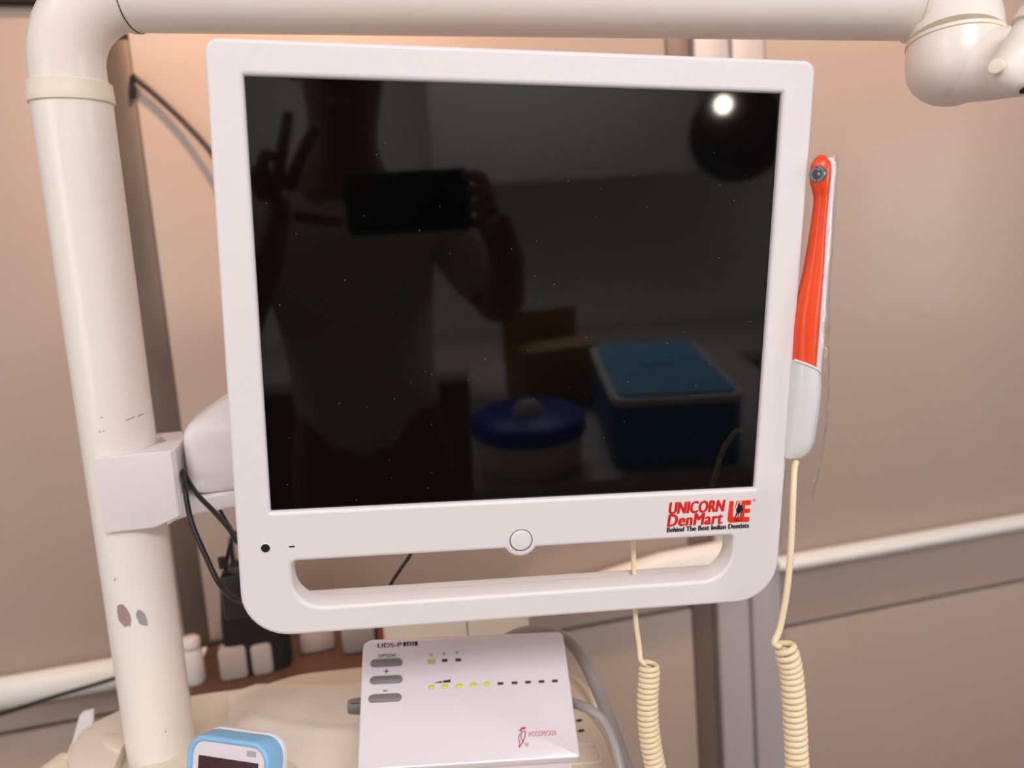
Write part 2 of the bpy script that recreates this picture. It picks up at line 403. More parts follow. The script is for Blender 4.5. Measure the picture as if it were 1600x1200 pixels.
em = flat('emblem', [
    [(.1495, -.1437), (.1528, -.1437), (.1527, -.1545), (.1531, -.1560), (.1560, -.1562), (.1590, -.1562), (.1590, -.1602), (.1512, -.1602), (.1497, -.1596), (.1488, -.1580), (.1489, -.1560)],
    [(.1548, -.1437), (.1560, -.1437), (.1542, -.1500), (.1540, -.1500)],
    [(.1565, -.1437), (.1575, -.1437), (.1580, -.1475), (.1573, -.1475)],
    [(.1588, -.1437), (.1660, -.1437), (.1659, -.1473), (.1618, -.1473), (.1617, -.1502), (.1658, -.1502), (.1657, -.1534), (.1616, -.1534), (.1615, -.1565), (.1656, -.1565), (.1655, -.1602), (.1588, -.1602)]], ZL, M['red2'], mon)
flat('horse_and_rider', [
    [(.1567, -.1452), (.1573, -.1462), (.1580, -.1470), (.1590, -.1474), (.1601, -.1496), (.1604, -.1515), (.1596, -.1524), (.1590, -.1510), (.1586, -.1522), (.1576, -.1532), (.1560, -.1530), (.1552, -.1520), (.1549, -.1500), (.1558, -.1486), (.1561, -.1466)],
    [(.1556, -.1520), (.1566, -.1532), (.1552, -.1556), (.1540, -.1578), (.1535, -.1580), (.1545, -.1550)],
    [(.1570, -.1530), (.1577, -.1532), (.1568, -.1560), (.1558, -.1582), (.1553, -.1582), (.1563, -.1556)],
    [(.1586, -.1522), (.1594, -.1524), (.1588, -.1548), (.1580, -.1570), (.1576, -.1570), (.1583, -.1545)],
    [(.1532, -.1584), (.1560, -.1582), (.1612, -.1586), (.1560, -.1592)]], ZL + .0001, M['ink'], em)
flat('trademark_dot', [disc(.1684, -.1440, .0012)], ZL, M['pink'], mon)

rd = random.Random(3); specks = [disc(rd.uniform(-.165, .165), rd.uniform(-.132, .1), rd.uniform(.00012, .00030), 6) for _ in range(70)]
ds = flat('dust_specks', specks, .0001, M['labelgrey'], mon); ds['kind'] = 'stuff'
# ------------------------------------------------------------------ camera holder and intraoral camera (in the monitor's frame)
hold = thing('handpiece_holder', 'translucent white plastic cup fixed to the right side of the monitor', 'holder', mw=MM)
def holder_sec(y, xr, zf, xl=.1895, cutt=0):
    return [(xl, y, -.012), (xl, y, .004 + zf * .3), (xl + (xr - xl) * .35, y - cutt * .25, .004 + zf * .85), (xl + (xr - xl) * .7, y - cutt * .6, .004 + zf * .8), (xr, y - cutt, .002 + zf * .35), (xr + .0006, y - cutt, -.008), (xr - .004, y - cutt * .8, -.020), (xl + .004, y - cutt * .3, -.021)]
secs = []
for y, xr, zf, c in ((-.0415, .2100, .013, .0105), (-.060, .2118, .0135, .0), (-.080, .2118, .0125, .0), (-.100, .2108, .011, 0), (-.108, .2085, .0095, 0), (-.1125, .2040, .006, -.0)):
    p = holder_sec(y, xr, zf, cutt=c); P = [Vector(q) for q in p]; n = len(P); ring = []
    for i in range(n):
        for k in range(4):
            t = k / 4; a_, b_, c_, d_ = P[(i - 1) % n], P[i], P[(i + 1) % n], P[(i + 2) % n]
            ring.append(.5 * ((2 * b_) + (c_ - a_) * t + (2 * a_ - 5 * b_ + 4 * c_ - d_) * t * t + (3 * b_ - a_ - 3 * c_ + d_) * t ** 3))
    secs.append(ring)
M['cup'] = mat('milky_plastic', (226, 224, 222), 0.3, var=.01, sss=.3)
loft('cup', secs, M['cup'], hold)
tube('rim', [q + Vector((0, .0003, 0)) for q in secs[0][4:24]], .0009, M['white'], hold, 8, caps=True)

hp = thing('intraoral_camera', 'orange and white dental camera wand standing in the white cup beside the monitor', 'dental camera', mw=MM)
def mp(u, v, off):      # point of the monitor's frame seen at u, v with a distance off in front of the screen plane
    n = MM.to_3x3() @ Vector((0, 0, 1)); p0 = MP + n * off; r = ray(u, v)
    return MM.inverted() @ (CAM + r * (n.dot(p0 - CAM) / n.dot(r)))
def wand(cols):
    out = []
    for (u0, u1, v, off, th) in cols:
        a_, b_ = mp(u0, v, off), mp(u1, v, off); c_ = (a_ + b_) / 2; w_ = (b_ - a_).length / 2
        out.append((c_, w_, th))
    return out
def wand_mesh(name, cols, m, parent, seg=20, flatz=1.0):
    W_ = wand(cols); pts = smooth_path([c for c, _, _ in W_], 5)
    ws = []; 
    A_ = [Vector((w_, th, 0)) for _, w_, th in W_]; A_ = smooth_path(A_, 5)
    return tube(name, pts, [(q.x, q.y) for q in A_], m, parent, seg, (1, 0, 0))
wand_mesh('orange_body', [(1237, 1271, 600, .004, .0095), (1238.5, 1273, 565, .004, .0095), (1241, 1278, 510, .004, .009), (1247, 1281, 470, .004, .0085), (1255, 1285, 430, .004, .0075), (1263, 1287, 385, .004, .0065), (1269.5, 1290, 340, .004, .0055), (1272.5, 1293, 312, .004, .0052), (1271, 1294, 298, .004, .006), (1267, 1296, 280, .0045, .0066), (1268, 1297, 262, .0045, .0064), (1275, 1297, 250, .004, .005), (1284, 1294, 245.5, .004, .002)], M['orange'], hp)
wand_mesh('white_shell', [(1250, 1279, 600, -.001, .0095), (1252, 1280, 570, -.001, .0095), (1256, 1284, 520, -.001, .009), (1262, 1288, 470, -.001, .0085), (1270, 1292, 420, -.001, .0075), (1276, 1297, 370, -.001, .006), (1280, 1300, 320, -.001, .0055), (1282, 1303, 285, -.001, .006), (1283, 1304.5, 262, -.001, .006), (1287, 1302, 250, -.001, .0045), (1291, 1297, 246.5, -.001, .002)], M['white'], hp)
lc = mp(1277, 272, .0085); ld = Vector((-.78, -.05, .62)).normalized()
ln = tube('lens_ring', [lc - ld * .004, lc, lc + ld * .0009, lc + ld * .0011, lc + ld * .0004], [.0056, .0056, .0052, .0042, .0038], M['steel'], hp, 28, (0, 1, 0))
tube('lens', [lc - ld * .002, lc + ld * .0010, lc + ld * .0014], [.0034, .0034, .0026], M['glass'], ln, 20, (0, 1, 0))
# thin clear sleeve drawn over the wand and hanging below the cup
bm = bmesh.new(); rows = []
env = [(1264, 1305, 244), (1263, 1305, 262), (1259, 1303, 320), (1250, 1298, 390), (1242, 1294, 450), (1238, 1291, 520), (1237, 1291, 570), (1238, 1288, 640), (1236, 1282, 700), (1232, 1272, 740), (1228, 1264, 775)]
prev = None; NV = 56
for i in range(NV):
    f = i / (NV - 1) * (len(env) - 1); k = min(int(f), len(env) - 2); t = f - k
    u0 = env[k][0] * (1 - t) + env[k + 1][0] * t; u1 = env[k][1] * (1 - t) + env[k + 1][1] * t; v = env[k][2] * (1 - t) + env[k + 1][2] * t
    a_, b_ = mp(u0, v, .0), mp(u1, v, .0); c_ = (a_ + b_) / 2; w_ = (b_ - a_).length / 2
    ring = []
    th = .0135 if v > 480 else .0105
    for q in range(22):
        an = 2 * PI * q / 22; wr = 1 + random.uniform(-.06, .06) * (1 + (v > 480) * 1.0)
        ring.append(bm.verts.new((c_.x + math.cos(an) * w_ * wr, c_.y + random.uniform(-.0008, .0008), c_.z + math.sin(an) * th * wr)))
    if prev:
        for q in range(22): bm.faces.new((prev[q], prev[(q + 1) % 22], ring[(q + 1) % 22], ring[q]))
    prev = ring
sl = from_bm('plastic_sleeve', bm, M['clear'], None, MM, sharp=180); tag(sl, 'clear crinkled plastic sleeve pulled over the orange camera wand and cup', 'sleeve')

# ------------------------------------------------------------------ coiled cords
def coil_cord(name, lead, axis, R_, r_, pitch, label, phase=0):
    ax = smooth_path(axis, 12); lens = [0]
    for i in range(1, len(ax)): lens.append(lens[-1] + (ax[i] - ax[i - 1]).length)
    Lt = lens[-1]; turns = Lt / pitch; N = int(turns * 26); pts = []
    up = None; j = 0
    for i in range(N + 1):
        s = Lt * i / N
        while j < len(lens) - 2 and lens[j + 1] < s: j += 1
        t = (s - lens[j]) / (lens[j + 1] - lens[j]); c = ax[j].lerp(ax[j + 1], t); d = (ax[j + 1] - ax[j]).normalized()
        e1 = (Vector((1, 0, 0)) - d * d.x).normalized(); e2 = d.cross(e1)
        an = phase + 2 * PI * turns * i / N
        Rr = R_ * min(1, .75 + .25 * i / 26)
        pts.append(c + e1 * (Rr * math.cos(an)) + e2 * (Rr * math.sin(an)))
    ld_ = smooth_path(list(lead), 8)
    d0 = (pts[1] - pts[0])
    full = smooth_path(list(lead) + [pts[0], pts[2]], 6)[:-6] + pts[1:]
    o = tube(name, full, r_, M['cord'], None, 10); return tag(o, label, 'cord')
coil_cord('coiled_cord', [at(1244, 722, .512), at(1241, 735, .508), at(1239, 780, .502), at(1236, 850, .50), at(1230, 920, .50), at(1219, 980, .50), at(1210, 1004, .498)],
          [at(1226, 1006, .50), at(1231, 1025, .50), at(1236, 1050, .502), at(1240, 1090, .503), at(1243, 1150, .505), at(1246, 1210, .505), at(1248, 1262, .505)],
          .0058, .00212, .0042, 'cream coiled cord hanging from the orange camera wand on the right', PI * .95)
coil_cord('coiled_cord', [at(985, 800, .575), at(989, 850, .575), at(991, 900, .575), at(993, 965, .575), at(999, 1010, .575), at(1001, 1030, .573)],
          [at(1015, 1036, .575), at(1014, 1060, .575), at(1012, 1090, .575), at(1013, 1130, .575), at(1018, 1170, .575), at(1026, 1210, .575), at(1034, 1262, .575)],
          .0062, .00196, .0040, 'cream coiled cord hanging from behind the monitor, beside the white control unit', PI * .9)

# ------------------------------------------------------------------ tubular support frame
PD = Vector((-0.02482552, 0.06790359, -0.99738297)); PUP = -PD
PT = at(118, 200, .60)
def pole(s): return PT + PD * s
fr = thing('support_frame', 'ivory tubular frame with a post on the left and a crossbar over the monitor', 'support frame', loc=pole(.557))
ploc = Matrix.Translation(-fr.location)
def ft(name, pts, rad, m, parent=fr, seg=48, **k):
    P = fr.location if parent is fr else Vector()
    return tube(name, [Vector(p) - fr.location for p in pts], rad, m, parent, seg, **k)
collar_s = -.022
post = ft('post', [pole(.556), pole(.2), pole(collar_s)], .0288, M['tube'])
cA = pole(-.118); bL = at(209, -12, .590); bR = at(1428, -4, .548)
elb = fillet([pole(collar_s), at(88, -12, .577), bL], .056, 16)
ft('elbow', elb, .0272, M['tube2'])
ft('collar', [pole(-.0175), pole(-.018), pole(-.0200), pole(-.0245), pole(-.0265), pole(-.032), pole(-.0335)], [.0285, .0304, .0308, .0304, .0302, .0302, .0282], M['ivory'], seg=56)
bd = (bR - bL).normalized()
ft('crossbar', [bL, bL.lerp(bR, .5), bR], .0286, M['tube'])
ft('collar', [bL - bd * .0045, bL - bd * .004, bL + bd * .0005, bL + bd * .001], [.0275, .0296, .0296, .028], M['ivory'])
ft('seam_ring', [bL + bd * .0008, bL + bd * .0016], [.0290, .0290], M['groove'])
ft('collar', [bR - bd * .001, bR - bd * .0005, bR + bd * .0035, bR + bd * .004], [.028, .0302, .0302, .028], M['ivory'])
k1 = at(1492, 64, .540); kax = (at(1492, 120, .540) - k1).normalized()
pts = fillet([bR + bd * .003, at(1493, -3, .545), k1], .027, 14)
ft('elbow', pts, lambda t: .0286 + .0020 * t, M['tube2'])
ft('collar', [k1 - kax * .0014, k1 - kax * .0010, k1 + kax * .0014, k1 + kax * .0018], [.030, .0316, .0316, .030], M['ivory'])
bm = bmesh.new()
kp_ = [(.0010, .0306), (.008, .0312), (.016, .0316), (.024, .0306), (.031, .0272), (.036, .0226), (.040, .0170), (.0425, .0105), (.0435, .004), (.0437, .0005)]
tubebm(bm, [k1 + kax * a_ - fr.location for a_, _ in kp_], [b_ for _, b_ in kp_], 48)
s0, s1 = at(1500, 104, .535) - fr.location, at(1650, 92, .500) - fr.location
tubebm(bm, [s0, s0.lerp(s1, .3), s0.lerp(s1, .6), s1], [.024, .0238, .0225, .021], 40)
from_bm('swivel_knuckle', bm, M['tube2'], fr, sharp=60)
a0 = at(1578, 112, .476); a1 = at(1640, 10, .470); ad = (a1 - a0).normalized()
ft('lamp_arm', [a0 - ad * .0130, a0 - ad * .0122, a0 - ad * .0100, a0 - ad * .006, a0, a0.lerp(a1, .5), a1], [.002, .005, .0088, .0116, .0128, .0124, .0122], M['tube2'])
ft('collar', [a0 + ad * .028, a0 + ad * .0282, a0 + ad * .036, a0 + ad * .0365], [.0125, .0146, .0146, .0125], M['ivory'])
pc = at(1557, 104, .464); pdn = (pc - at(1549, 103, .448)).normalized()
ft('pivot_pin', [pc + pdn * .006, pc - pdn * .004, pc - pdn * .0050, pc - pdn * .0052], [.0044, .0044, .0040, .003], M['ivory'], seg=32)
ft('gap_cover', [at(1594, 134, .478), at(1640, 130, .470)], .0050, M['dark'], seg=16)  # dark cylinder standing in for the shaded gap beside the arm
# marks on the post
def post_patch(name, poly, m, parent, thick=.00025):
    bm = bmesh.new(); xs = Vector((1, 0, 0)); e1 = (xs - PUP * xs.dot(PUP)).normalized(); e2 = PUP.cross(e1)
    def hit(u, v):
        r = ray(u, v); o_ = CAM - pole(0); R_ = .0288 + thick
        rp = r - PUP * r.dot(PUP); op = o_ - PUP * o_.dot(PUP)
        A_ = rp.dot(rp); B_ = 2 * rp.dot(op); C_ = op.dot(op) - R_ * R_; D_ = B_ * B_ - 4 * A_ * C_
        return CAM + r * ((-B_ - math.sqrt(max(0, D_))) / (2 * A_)) - fr.location
    cu = sum(p[0] for p in poly) / len(poly); cv_ = sum(p[1] for p in poly) / len(poly)
    cen = bm.verts.new(hit(cu, cv_)); rings = []
    for k in (.33, .66, 1):
        rings.append([bm.verts.new(hit(cu + (u - cu) * k, cv_ + (v - cv_) * k)) for u, v in poly])
    n = len(poly)
    for i in range(n):
        bm.faces.new((cen, rings[0][i], rings[0][(i + 1) % n]))
        for a_, b_ in ((0, 1), (1, 2)): bm.faces.new((rings[a_][i], rings[b_][i], rings[b_][(i + 1) % n], rings[a_][(i + 1) % n]))
    me = bpy.data.meshes.new(name); bm.to_mesh(me); bm.free(); return link(name, me, m, parent, None, False)
c1 = post_patch('paint_chip', [(183, 947), (188, 944), (193, 945), (198, 951), (202, 958), (205, 967), (204, 979), (200, 978), (195, 980), (190, 975), (185, 968), (183, 957)], M['maroonchip'], fr); c1['label'] = 'maroon patch where the enamel has worn off'
c2 = post_patch('paint_chip', [(212, 959), (216, 952), (221, 954), (227, 960), (230, 969), (231, 978), (222, 977), (217, 974), (214, 966)], M['greychip'], fr); c2['label'] = 'grey patch where the enamel has worn off'
for pl in ([(196, 657), (203, 654), (210, 650.5), (210, 651.5), (203, 655), (196, 658)], [(215, 650), (225, 645.5), (225.5, 646.3), (215.5, 651)], [(157, 651.5), (160, 652), (159.5, 653), (157, 652.5)], [(155, 674), (157, 673.5), (157, 675), (155, 675)], [(161, 672.5), (163, 673), (162.5, 674.5), (161, 674)], [(178, 907), (181, 903), (182, 902), (179, 908)], [(258, 1142.5), (260, 1142.5), (260, 1144), (258, 1144)]):
    post_patch('scratch', pl, M['groove'], fr, .0002)

# ------------------------------------------------------------------ monitor bracket clamped on the post
BX = Vector((1, 0, 0)); BX = (BX - PUP * BX.dot(PUP)).normalized(); BM = basis(BX, PUP, Vector())
bz = pole(.318)
BM = basis(BX, PUP, bz)      # local x right, y up the post, z towards the viewer
br = thing('monitor_bracket', 'white plastic clamp block and arm joining the ivory post to the back of the monitor', 'bracket', mw=BM)
def blf(u, v, z):            # local point at depth offset z in front of the post axis
    n = BM.to_3x3() @ Vector((0, 0, 1)); p0 = bz + n * z; r = ray(u, v)
    return BM.inverted() @ (CAM + r * (n.dot(p0 - CAM) / n.dot(r)))
q = [blf(147, 718, .034), blf(266, 702, .034), blf(241, 826, .034), blf(165, 834, .034)]
x0, x1 = q[0].x, q[1].x; y1 = (q[0].y + q[1].y) / 2; y0 = (q[2].y + q[3].y) / 2
# C-shaped clamp seen from above, extruded along the post, open on its left
RC = .0291
xc = blf(241, 826, .034).x
outl = [(x0, .034), (xc, .034), (x1, .034), (x1 + .0032, .031), (x1 + .0045, -.014), (x1 - .002, -.036), (xc, -.036), (.002, -.036)]
for k in range(25):
    an = math.radians(-88 + 222 * k / 24)
    rr = RC * (1.22 if -50 < math.degrees(an) < -4 else 1.0)
    px_ = rr * math.cos(an); py_ = rr * math.sin(an)
    if px_ < x0 + .0015: break
    outl.append((px_, py_))
outl.append((x0, outl[-1][1] + .001))
hh = (y1 - y0) / 2
o = curve_plate('clamp_block', [outl], hh, .0020, M['white'], br, Matrix(((1, 0, 0, 0), (0, 0, 1, (y0 + y1) / 2), (0, 1, 0, 0), (0, 0, 0, 1))), res=2)
xc = blf(241, 826, .034).x
for v in o.data.vertices:      # lower right corner sweeps up into the arm
    if v.co.z < 0 and v.co.x > xc: v.co.z += (v.co.x - xc) * .36
# arm: flares out of the block and runs to the right behind the monitor
secs = []
for u, vt_, vb_, zf, zb in ((252, 745, 823, .0325, -.02), (268, 756, 815, .0322, -.02), (281, 768, 811, .030, -.02), (292, 775, 808, .027, -.018), (308, 777, 805, .024, -.016), (335, 771, 800, .021, -.014), (370, 764, 793, .019, -.013)):
    a_, b_ = blf(u, vt_, zf), blf(u, vb_, zf)
    secs.append([(a_.x, yy, zz) for zz, yy in rrect(zb, zf, b_.y, a_.y, .0035, 3)])
yt = blf(335, 771, .021).y; yb = blf(335, 800, .021).y
secs.append([(.21, yy, zz) for zz, yy in rrect(-.013, .019, yb, yt, .0035, 3)])
loft('arm', secs, M['white'], br)
# rounded hub cover on top of the arm
h0 = blf(295, 760, .012); hx0 = h0.x; htop = blf(300, 668, .012).y; hpk = blf(355, 636, .012).y; hb = yt
secs = []
Wd = .11
for y, ins in ((hb + .001, .004), (hb + .004, .0008), (hb + .010, 0), (htop - .012, 0), (htop - .004, .0012), (htop + .002, .005), ((htop + hpk) / 2, .014), (hpk, .026), (hpk + .004, .032)):
    secs.append([(x, y, z) for x, z in rrect(hx0 + ins, hx0 + Wd - ins * .3, -.05 + ins * .5, .022 - ins * .6, .011, 6)])
loft('hub_cover', secs, M['white'], br, sharp=30)
prism('washer', rrect(hx0 + .004, hx0 + Wd - .004, -.045, .018, .01, 5), 0, .0012, M['dark'], br, Matrix(((1, 0, 0, 0), (0, 0, 1, hb - .0004), (0, 1, 0, 0), (0, 0, 0, 1))))
# neck that bolts to the rear shell
nb = BM.inverted() @ (MM @ Vector((-.02, -.02, -.0552)))
tube('neck', [Vector((nb.x - .02, htop - .03, 0)), Vector((nb.x - .008, htop - .025, nb.z * .5)), nb], .018, M['white'], br, 20)

# cables
def cable(name, pts, r, m, label, cat='cable', n=8):
    o = tube(name, smooth_path(pts, n), r, m, None, 12); return tag(o, label, cat)
cable('black_cable', [at(275, 738, .655), at(285, 738, .645), at(289, 765, .625), at(299, 815, .62), at(322, 870, .61), at(345, 915, .60), at(375, 940, .58), at(430, 955, .58)], .00215, M['black'], 'black cable looping down from the clamp block to the lower left of the monitor')
cable('black_cable', [at(278, 742, .66), at(290, 745, .648), at(308, 772, .625), at(335, 800, .61), at(358, 826, .59), at(375, 850, .575), at(420, 880, .57)], .0020, M['black'], 'black cable running straight from the clamp block behind the monitor edge')
cable('black_cable', [at(340, 790, .70), at(352, 812, .70), at(364, 835, .70), at(357, 860, .70), at(352, 890, .70)], .0016, M['black'], 'thin black cable going into the black power adapter')
cable('black_cable', [on_y(205, 150, 1.292), on_y(208, 122, 1.288), on_y(216, 126, 1.285), on_y(250, 155, 1.285), on_y(290, 193, 1.28), on_y(330, 238, 1.27), on_y(370, 300, 1.26)], .0044, M['black'], 'black cable slanting over the peach wall left of the monitor')
cable('black_cable', [at(650, 850, .66), at(638, 872, .67), at(624, 892, .68), at(608, 918, .69), at(590, 960, .7), at(588, 1000, .72)], .0016, M['black'], 'short black cable seen through the left half of the handle slot')
cable('black_cable', [at(-60, 1135, 1.05), at(0, 1116, 1.08), at(80, 1090, 1.12), at(190, 1056, 1.15), at(270, 1020, 1.17), at(320, 1008, 1.19), at(350, 1002, 1.20)], .0030, M['black'], 'black cable sagging under the white rail left of the post')
ad_ = thing('power_adapter', 'black power adapter block hanging behind the lower left monitor corner', 'power adapter', loc=at(365, 925, .70))
bm = bmesh.new(); boxbm(bm, -.009, .022, -.012, .012, -.022, .020, .003); from_bm('case', bm, M['black'], ad_)
bm = bmesh.new(); tubebm(bm, [(-.006, 0, .024), (-.0065, 0, .034)], .0035, 12); from_bm('strain_relief', bm, M['black'], ad_)

# ------------------------------------------------------------------ dental cart under the monitor
ZT = 1.087
cart = thing('dental_cart', 'cream dental cart with a smooth top carrying the white control unit and the ivory post', 'dental cart', loc=(-.08, .62, 0))
CL = cart.location.copy()
edge = [(-.27, .40), (-.262, .62), (-.268, .72), (-.283, .762), (-.283, .80), (-.259, .832), (-.18, .836), (-.117, .830), (-.07, .839), (-.008, .830), (.10, .812), (.165, .775), (.192, .745), (.204, .715), (.2065, .64), (.207, .50), (.20, .40)]
def smooth2(poly, n=4):
    P = [Vector((x, y, 0)) for x, y in poly]; out = []
    N = len(P)
    for i in range(N):
        a, b, c, d = P[(i - 1) % N], P[i], P[(i + 1) % N], P[(i + 2) % N]
        for k in range(n):
            t = k / n
            q = .5 * ((2 * b) + (c - a) * t + (2 * a - 5 * b + 4 * c - d) * t * t + (3 * b - a - 3 * c + d) * t ** 3); out.append((q.x, q.y))
    return out
es = [(x - CL.x, y - CL.y) for x, y in smooth2(edge)]
prism('top', es, ZT - .045, ZT, M['cream'], cart, None, .006, 3)
box('body', -.17, .24, -.18, .16, .25, ZT - .045, M['cream'], cart, .02)
box('base', -.20, .28, -.20, .20, .08, .25, M['ivory'], cart, .02)
for sx in (-.17, .24):
    for sy in (-.16, .16):
        tube('caster', [(sx - .012, sy, .04), (sx + .012, sy, .04)], .04, M['black'], cart, 20)
rim = [on_z(u, v, ZT + .002) - CL for u, v in ((893, 1056), (905, 1066), (918, 1080), (927, 1096), (931, 1112), (935, 1122))]
tube('rim', smooth_path(rim, 6), lambda t: .0034 * (1 - .5 * abs(2 * t - 1)), M['cream'], cart, 12)
edg = [on_z(u, v, ZT + .001) - CL for u, v in ((897, 1098), (925, 1118), (945, 1145), (957, 1175), (966, 1210), (972, 1260))]
tube('rim', smooth_path(edg, 6), .0022, M['cream'], cart, 12)
for u, v in ((905, 1126), (908, 1142)):
    c_ = on_z(u, v, ZT + .0002) - CL; flat('vent_hole', [[(c_.x + .0032 * math.cos(a), c_.y + .0022 * math.sin(a)) for a in [2 * PI * k / 16 for k in range(16)]]], c_.z + .0003, M['dark'], cart)
tr = [on_z(u, v, ZT + .0005) - CL for u, v in ((860, 1165), (925, 1163), (932, 1167), (938, 1184), (934, 1190), (905, 1193), (860, 1195))]
tube('tray_outline', smooth_path(tr, 5), .0009, M['ivory'], cart, 8)
# loose thin cover with soft folds lying on the top
bm = bmesh.new(); NX, NY = 30, 26; g = {}
for i in range(NX + 1):
    for j in range(NY + 1):
        s, t = i / NX, j / NY
        u = 352 + (600 - 352) * s - 22 * (t - .2) * (1 - s) + 6 * math.sin(t * 7) * (1 - s); v = 1088 + (1240 - 1088) * t - 34 * s * (1 - t) - 8 * math.sin(s * 6) * (1 - t)
        p = on_z(u, v, ZT)
        edge_ = min(1, 6 * min(s, 1 - s, t, 1 - t))
        h = .0008 + edge_ * (.004 + .0035 * math.sin(7 * s + 4 * t) * math.sin(3.2 * t + s) + .0022 * math.exp(-((s - .28 - .25 * (1 - t) - t * .25) / .03) ** 2) + .0026 * math.exp(-((t - .30 - .25 * s) / .035) ** 2))
        g[i, j] = bm.verts.new((p.x - CL.x, p.y - CL.y, ZT + h))
for i in range(NX):
    for j in range(NY): bm.faces.new((g[i, j], g[i + 1, j], g[i + 1, j + 1], g[i, j + 1]))
cv = from_bm('cover', bm, M['sheet'], cart, sharp=180); cv['label'] = 'thin whitish cover with soft folds'
# collar plate in front of the post and the instrument hanger left of it
def zpoly(name, px, z, th, m, bev=.002, parent=cart):
    pl_ = [on_z(u, v, z) - CL for u, v in px]
    return prism(name, [(p.x, p.y) for p in pl_], z - th, z, m, parent, None, bev, 2)
zpoly('post_surround', [(200, 1250), (213, 1203), (219, 1189), (228, 1182), (262, 1171), (300, 1151), (345, 1138), (400, 1150), (470, 1200), (480, 1260)], ZT + .016, .016, M['cream'], .003)
rg = pole(.548)
hang = thing('instrument_hanger', 'cream instrument hanger plate clipped to the cart left of the post', 'instrument hanger', loc=on_z(150, 1165, ZT))
HL = hang.location.copy()
def hpoly(name, px, z, th, m, bev=.0015):
    pl_ = [on_z(u, v, z) - HL for u, v in px]
    return prism(name, [(p.x, p.y) for p in pl_], z - th - HL.z, z - HL.z, m, hang, None, bev, 2)
hpoly('plate', [(103, 1186), (120, 1160), (146, 1128), (196, 1104), (202, 1128), (201, 1150), (190, 1172), (178, 1198), (170, 1240), (122, 1240)], ZT + .014, .012, M['hanger'], .002)
hpoly('tab', [(160, 1147), (165, 1144), (196, 1148), (200, 1153), (188, 1172), (183, 1172), (161, 1159)], ZT + .0165, .004, M['cream'], .001)
fl = thing('hook_flap', 'white upright plastic flap behind the instrument hanger plate', 'hook', loc=at(128, 1145, .82))
FL = fl.location.copy()
nrm = Vector((.25, -.9, .3)).normalized()
pp = [(110, 1186), (111, 1165), (116, 1148), (124, 1120), (130, 1112), (147, 1108), (147, 1125), (143, 1140), (128, 1172), (126, 1200), (112, 1210)]
bm = bmesh.new(); fr_ = [bm.verts.new(at(u, v, .82) - FL) for u, v in pp]; bk = [bm.verts.new(q_.co - nrm * .006) for q_ in fr_]
bm.faces.new(fr_); bm.faces.new(list(reversed(bk)))
for i in range(len(pp)): bm.faces.new((fr_[i], fr_[(i + 1) % len(pp)], bk[(i + 1) % len(pp)], bk[i]))
bmesh.ops.bevel(bm, geom=[e for e in bm.edges if e.verts[0] in fr_ and e.verts[1] in fr_], offset=.0012, segments=2, affect='EDGES')
from_bm('flap', bm, M['white'], fl)
ck = at(84, 1206, .70)
bm = bmesh.new()
ring_o = []
for (r_, dz) in ((.0095, .014), (.0095, -.012), (.0065, -.012), (.0065, .014)):
    ring_o.append([bm.verts.new((1.25 * r_ * math.cos(2 * PI * k / 28), dz, r_ * math.sin(2 * PI * k / 28))) for k in range(28)])
for i in range(4):
    for k in range(28): bm.faces.new((ring_o[i][k], ring_o[i][(k + 1) % 28], ring_o[(i + 1) % 4][(k + 1) % 28], ring_o[(i + 1) % 4][k]))
cl = from_bm('hanger_ring', bm, M['cream'], None, Matrix.Translation(ck) @ Matrix.Rotation(-.5, 4, 'Z')); tag(cl, 'small cream plastic ring at the bottom left edge, left of the hanger plate', 'ring')

# ------------------------------------------------------------------ white ultrasonic scaler unit
SX, SY = Vector((.99116187, -.10831419, -.09302296)), Vector((.15707413, .74555749, .64551418)); SP = Vector((.07820035, .58290969, 1.16967518))
SM = basis(SX, SY, SP); SMi = SM.inverted()
sc = thing('control_unit', 'white dental control unit with three grey buttons and green lights on the cream cart', 'control unit', mw=SM)
def onp(Mx, u, v, off=0.0):
    n = Mx.to_3x3() @ Vector((0, 0, 1)); p0 = Mx.translation + n * off; r = ray(u, v)
    return Mx.inverted() @ (CAM + r * (n.dot(p0 - CAM) / n.dot(r)))
def sp(u, v): 
    p = onp(SM, u, v); return p
def zbend(y): return -max(0, y - .036) ** 2 * 14
bm = bmesh.new()
pol = rrect(-.0857, .0857, -.0525, .0525, [.002, .002, .005, .009], 6)
lo = [bm.verts.new((x, y, -.009)) for x, y in pol]; hi = [bm.verts.new((x, y, 0)) for x, y in pol]; n_ = len(pol)
bm.faces.new(list(reversed(lo))); tf = bm.faces.new(hi)
for i in range(n_): bm.faces.new((lo[i], lo[(i + 1) % n_], hi[(i + 1) % n_], hi[i]))
for yy in (.036, .039, .042, .045, .048):
    bmesh.ops.bisect_plane(bm, geom=bm.verts[:] + bm.edges[:] + bm.faces[:], plane_co=(0, yy, 0), plane_no=(0, 1, 0))
te = [e for e in bm.edges if all(abs(v.co.z) < 1e-6 for v in e.verts) and len([f for f in e.link_faces if abs(f.normal.z) < .5]) == 1]
bm.normal_update()
te = [e for e in bm.edges if all(abs(v.co.z) < 1e-6 for v in e.verts) and any(abs(f.normal.z) < .5 for f in e.link_faces)]
bmesh.ops.bevel(bm, geom=te, offset=.0016, segments=3, profile=.5, affect='EDGES')
for v in bm.verts: v.co.z += zbend(v.co.y)
from_bm('front_cover', bm, M['scaler'], sc, sharp=30)
